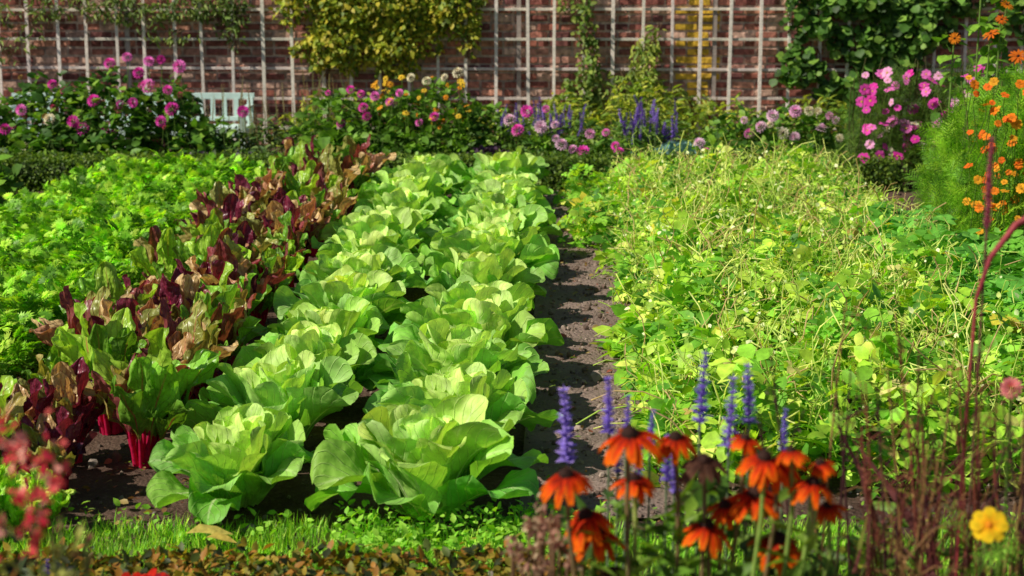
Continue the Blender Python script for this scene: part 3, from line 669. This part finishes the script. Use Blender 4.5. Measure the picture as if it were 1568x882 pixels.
mb=MB()
for c in((-1.3,4.05,.3,.25,.44,300),(-.85,3.95,.35,.2,.30,280),(-.5,4.0,.25,.2,.27,200)): bush(mb,*c,LEAFN,.10,[(.015,.015,.025),(.02,.03,.015),(.06,.015,.025),(.03,.05,.015)])  # near-black leaf colours stand in for the shade over this corner
flowers(mb,[(-.90,4.0,.38),(-.93,3.95,.37),(-.87,3.95,.39),(-.67,4.0,.32),(-.62,3.95,.33),(-.58,3.95,.31)],daisy(10,.25,.1),.055,[(.55,.02,.01),(.35,.015,.03)],face=(0,-.4,1),cen=(.03,.01,.01))
P=np.array([(-.80,3.9,.34),(-1.15,4.,.36),(-1.25,3.9,.33)]);d=np.tile([0.,0,1],(3,1));mb.inst(SALV,frames(np.tile([1.,0,0],(3,1)),d,.09),P,(.15,.08,.4),1)
bush(mb,-.25,4.05,.10,.08,.33,160,LEAFW,.045,[(.12,.02,.05),(.2,.05,.08)])
mb.build('shade_tinted_bedding_plant',[M_leaf,M_pet])
mb=MB()
for (x,y,z) in((-.71,2.3,1.24),(-.70,2.35,1.17),(-.65,2.3,1.19),(-.73,2.25,1.13),(-.68,2.3,1.1)):
    k=30;P=np.array([(x,y,z)])+rng.normal(0,1,(k,3))*np.array([.009,.012,.030])
    mb.inst(LEAFW,frames(dirs(k,-40,70),ups(k,1),R(.010,.022,k)),P,pick([(.88,.14,.14),(.90,.42,.34),(.78,.06,.10)],k),1)
for i in range(22):
    x=R(-.80,-.57);z1=R(.85,1.14);tube(mb,[(x,2.3,0),(x+R(-.03,.03),2.3,z1*.6),(x+R(-.04,.04),2.3,z1)],.003,(.22,.26,.08),4)
    n=16;mb.inst(LEAFN,frames(dirs(n,10,80),ups(n,.6),R(.02,.045,n)),np.stack([np.full(n,x)+rng.normal(0,.01,n),np.full(n,2.3),R(.6,z1,n)],1),pick([(.32,.34,.07),(.18,.18,.06),(.25,.10,.07)],n))
mb.build('snapdragon_plant',[M_leaf,M_pet])
# ---------------------------------------------------------------- rudbeckias
def rud(dead=False):
    ps=[];n=14
    for i in range(n):
        Lp=R(.85,1.1);w=R(.15,.2);dr=R(.45,.95);c0=(.25,.008,.004);c1=(.80,.05,.004);c2=(.95,.20,.006)
        if dead:c0,c1,c2=(.05,.02,.015),(.12,.05,.03),(.16,.08,.05)
        V=np.array([(-.07,.16,0),(.07,.16,0),(w,.5*Lp,-dr*.22),(w*.95,.8*Lp,-dr*.6),(w*.45,Lp,-dr*.98),(0,Lp*.95,-dr*.95),(-w*.45,Lp,-dr*.98),(-w*.95,.8*Lp,-dr*.6),(-w,.5*Lp,-dr*.22),(0,.5*Lp,-dr*.22+.05),(0,.8*Lp,-dr*.6+.05)])
        C=np.array([c0,c0,c1,c2,c2,c2,c2,c2,c1,c0,c1])
        F=[np.array([(0,1,2,9)]),np.array([(0,9,8),(4,5,10),(5,6,10)]),np.array([(9,2,3,10),(8,9,10,7)]),np.array([(3,4,10),(7,10,6)])]
        ps.append(xf((V,F,C),2*math.pi*i/n+R(-.1,.1),R(-.12,.12),1,ry=R(-.25,.25)))
    return combine(ps)
RUDS=[rud() for _ in range(4)];RD=rud(True)
def cone():
    ps=[dome(.27,.26,6,12,0,.03,(.035,.014,.01))]
    for i in range(90):
        a=i*2.4;h=i/90;th=math.acos(1-h*.95);r=.27
        K=T_([(-.012,0,0),(.012,0,0),(0,.05,.0)],[[(0,1,2)]],[(.05,.02,.015)]*2+[(.14,.05,.02)])
        ps.append(xf(K,a-math.pi/2,math.pi/2-th,1.2,(r*math.sin(th)*math.cos(a),r*math.sin(th)*math.sin(a),.26*math.cos(th))))
    return combine(ps)
CONE=cone()
HB=[(.228,.990,.064,0),(.321,.971,.048,0),(.376,.931,.048,1),(.105,.909,.053,0),(.244,.877,.048,0),(.488,.947,.054,0),(.522,.924,.054,0),(.584,.896,.048,0),(.484,.850,.060,0),(.146,.813,.056,0),(.168,.769,.056,0),(.385,.793,.056,0),(.425,.824,.042,0),(.532,.753,.060,0),(.628,.826,.036,0),(.539,.960,.036,0),(.20,.70,.03,1),(.60,.93,.034,0),(.46,.965,.034,0)]
mb=MB()
for i,(x,z,s,dead) in enumerate(HB):
    y=3.2+R(-.05,.05);f=nrm(np.array([[R(-.25,.15),R(-.35,.0),1.]]))
    yy=nrm(np.cross(f,rng.normal(0,1,(1,3))))
    Mx=frames(yy,f,s);mb.inst(RD if dead else RUDS[i%4],Mx,[(x,y,z+.012)],(1,1,1),1);mb.inst(CONE,Mx*1.05,[(x,y,z+.010)],(1,1,1),2)
    bx_=.33+(x-.33)*.55+R(-.05,.05)
    tube(mb,[(bx_,y+.05,0),(bx_*.4+x*.6,y+.03,z*.55),(x+R(-.01,.01),y+.01,z*.88),(x,y,z+.005)],[.006,.005,.0045,.004],pick([(.22,.32,.07),(.33,.38,.12),(.18,.13,.06)],1)[0],6)
    n=9;zz=R(.3,.86,n)*z;t=zz/z;mb.inst(LEAFN,frames(dirs(n,0,60),ups(n,.4),R(.05,.10,n)),np.stack([bx_*(1-t)+x*t,np.full(n,y+.03),zz],1),pick([(.12,.22,.025),(.08,.15,.02),(.18,.28,.04)],n))
bush(mb,.40,3.35,.36,.2,.86,560,LEAFN,.085,[(.07,.15,.015),(.04,.09,.012),(.13,.22,.025)])
bush(mb,.12,3.4,.14,.15,.76,180,LEAFN,.075,[(.07,.15,.015),(.04,.09,.012)])
mb.build('rudbeckia_plant',[M_leaf,M_pet,M_seed])
mb=MB()
SP=[(.125,.965,.16),(.21,1.03,.12),(.25,1.0,.09),(.40,1.045,.15),(.46,.99,.15),(.51,1.03,.13),(.57,.99,.09),(.33,.92,.1),(.30,.98,.08),(.35,.88,.1),(.23,.93,.09),(.27,.9,.09)]
for (x,z,h) in SP:
    y=3.7+R(-.05,.05);z=z-.165;x=x*1.08-.01
    d=nrm(np.array([[R(-.1,.1),R(-.1,.1),1.]]));yy=nrm(np.cross(d,rng.normal(0,1,(1,3))))
    mb.inst(SALV,frames(yy,d,h*1.15),[(x,y,z)],pick([(.30,.20,.78),(.38,.28,.86)],1),1)
    tube(mb,[(x+R(-.05,.05),y,0),(x,y,z*.7),(x,y,z)],.003,(.12,.16,.09),4)
    n=10;mb.inst(LEAFN,frames(dirs(n,10,60),ups(n,.4),R(.03,.07,n)),np.stack([np.full(n,x),np.full(n,y),R(.3,.95,n)*z],1),pick([(.13,.22,.05),(.09,.16,.04)],n))
mb.build('blue_salvia_plant',[M_leaf,M_pet])
mb=MB()
for i in range(16):
    x=R(0.0,.13);z=R(.70,.85);y=R(3.2,3.4)
    tube(mb,[(x*.6+.04,y,0),(x,y,z*.6),(x,y,z)],.003,(.2,.12,.07),4)
    n=16;mb.inst(LEAFW,frames(dirs(n,-60,80),ups(n,1),R(.010,.02,n)),np.array([(x,y,z)])+rng.normal(0,.007,(n,3)),pick([(.50,.30,.20),(.34,.18,.13),(.58,.44,.28)],n),1)
mb.build('dried_seedheads',[M_leaf,M_pet])
# red spike grass + thin branching stems on the right
mb=MB()
tube(mb,[(1.0,3.5,0),(.985,3.5,.7),(.99,3.5,1.36)],[.004,.003,.003],(.12,.05,.04),5)
mb.inst(AMAR,frames(np.array([(1.,0,0)]),np.array([(.03,0,1.)]),.19),[(.99,3.5,1.35)],(.50,.14,.20),1)
arc=[(.96,3.5,0),(.965,3.5,.8),(.975,3.5,1.20),(1.0,3.5,1.29),(1.05,3.5,1.36),(1.16,3.5,1.43)]
tube(mb,arc,[.004,.003,.004,.006,.007,.004],(.30,.05,.06),6)
a=np.array(arc[2:]);
for p,q in zip(a[:-1],a[1:]):
    dd=nrm((q-p)[None]);mb.inst(AMAR,frames(np.array([(0,1.,0)]),dd,float(np.linalg.norm(q-p))*1.05),[p],(.45,.09,.12),1)
for i in range(52):
    x=R(.64,1.14);y=R(3.2,3.7);h=R(.80,1.12)*(1 if i>8 else 1.08);l=R(-.14,.10)
    pts=np.array([(x,y,0),(x+l*.2,y,h*.4),(x+l*.6,y,h*.75),(x+l,y,h)]);c=np.array([(.12,.03,.03),(.20,.06,.04),(.26,.15,.06),(.06,.02,.025)][rng.integers(4)])
    tube(mb,pts,[.0042,.0036,.0026,.0015],c,4)
    for j in range(int(R(5,10))):
        t=R(.45,.95);p=np.array([np.interp(t,[0,.4,.75,1],pts[:,m]) for m in range(3)]);s=R(-1,1)*.13
        q=p+np.array([s,R(-.03,.03),R(.02,.14)]);tube(mb,[p,(p+q)/2+np.array([0,0,.02]),q],[.0018,.0015,.0009],c,3)
        n=5;mb.inst(LEAFN,frames(dirs(n,-30,70),ups(n,1),R(.006,.014,n)),p+(q-p)*R(.4,1,(n,1)),np.tile(c*1.4,(n,1)))
n=50;x=R(.7,1.15,n);mb.inst(BLADE,frames(dirs(n,30,85),dirs(n,-10,10),R(.2,.4,n)),np.stack([x,R(3.3,3.8,n),R(.2,.6,n)],1),pick([(.10,.03,.03),(.14,.16,.03),(.12,.20,.03)],n))
bush(mb,.9,3.75,.38,.2,.66,380,LEAFN,.08,[(.06,.12,.015),(.12,.22,.025),(.24,.28,.03)])
mb.build('purple_fountain_grass',[M_leaf,M_pet])
mb=MB();flowers(mb,[(.935,3.18,.815)],daisy(8,.40,.0,.05,(1,1,1),(.9,.55,.4)),.032,[(.92,.62,.02)],face=(-.2,-1,.7),cen=(.8,.3,.02),j=.02)
flowers(mb,[(1.0,3.3,1.06)],POM,.026,[(.88,.3,.3)],j=.1)
n=20;mb.inst(FERN,frames(dirs(n,10,70),ups(n,.5),R(.06,.12,n)),fpts(.88,1.02,3.2,3.35,.45,.76,n),pick(MG,n));mb.build('marigold_plant',[M_leaf,M_pet])
# ---------------------------------------------------------------- light, sky, camera
to_sun=Vector((-.64,-.25,.64)).normalized()
el=math.asin(to_sun.z);az=math.atan2(to_sun.x,to_sun.y)
w=bpy.data.worlds.new('World');sc.world=w;w.use_nodes=True;nt=w.node_tree
bg=nt.nodes['Background'];sky=nt.nodes.new('ShaderNodeTexSky');sky.sky_type='NISHITA';sky.sun_disc=False
sky.sun_elevation=el;sky.sun_rotation=az;nt.links.new(sky.outputs[0],bg.inputs[0]);bg.inputs[1].default_value=.055
sd=bpy.data.lights.new('sun','SUN');sd.energy=5.;sd.angle=math.radians(.5);sd.color=(1,.93,.78)
so=bpy.data.objects.new('sun',sd);sc.collection.objects.link(so);so.rotation_euler=to_sun.to_track_quat('Z','Y').to_euler();so.location=(-6,0,8)
cd=bpy.data.cameras.new('camera');cd.lens=36*2600/1568;cd.sensor_width=36;cd.clip_end=1000;cd.clip_start=.05
cd.dof.use_dof=True;cd.dof.focus_distance=7.5;cd.dof.aperture_fstop=3.8
co=bpy.data.objects.new('camera',cd);sc.collection.objects.link(co);co.location=(0,0,1.9);co.rotation_euler=(math.radians(90-10.9),0,0)
sc.camera=co
sc.view_settings.view_transform='Standard';sc.view_settings.look='None';sc.view_settings.exposure=0
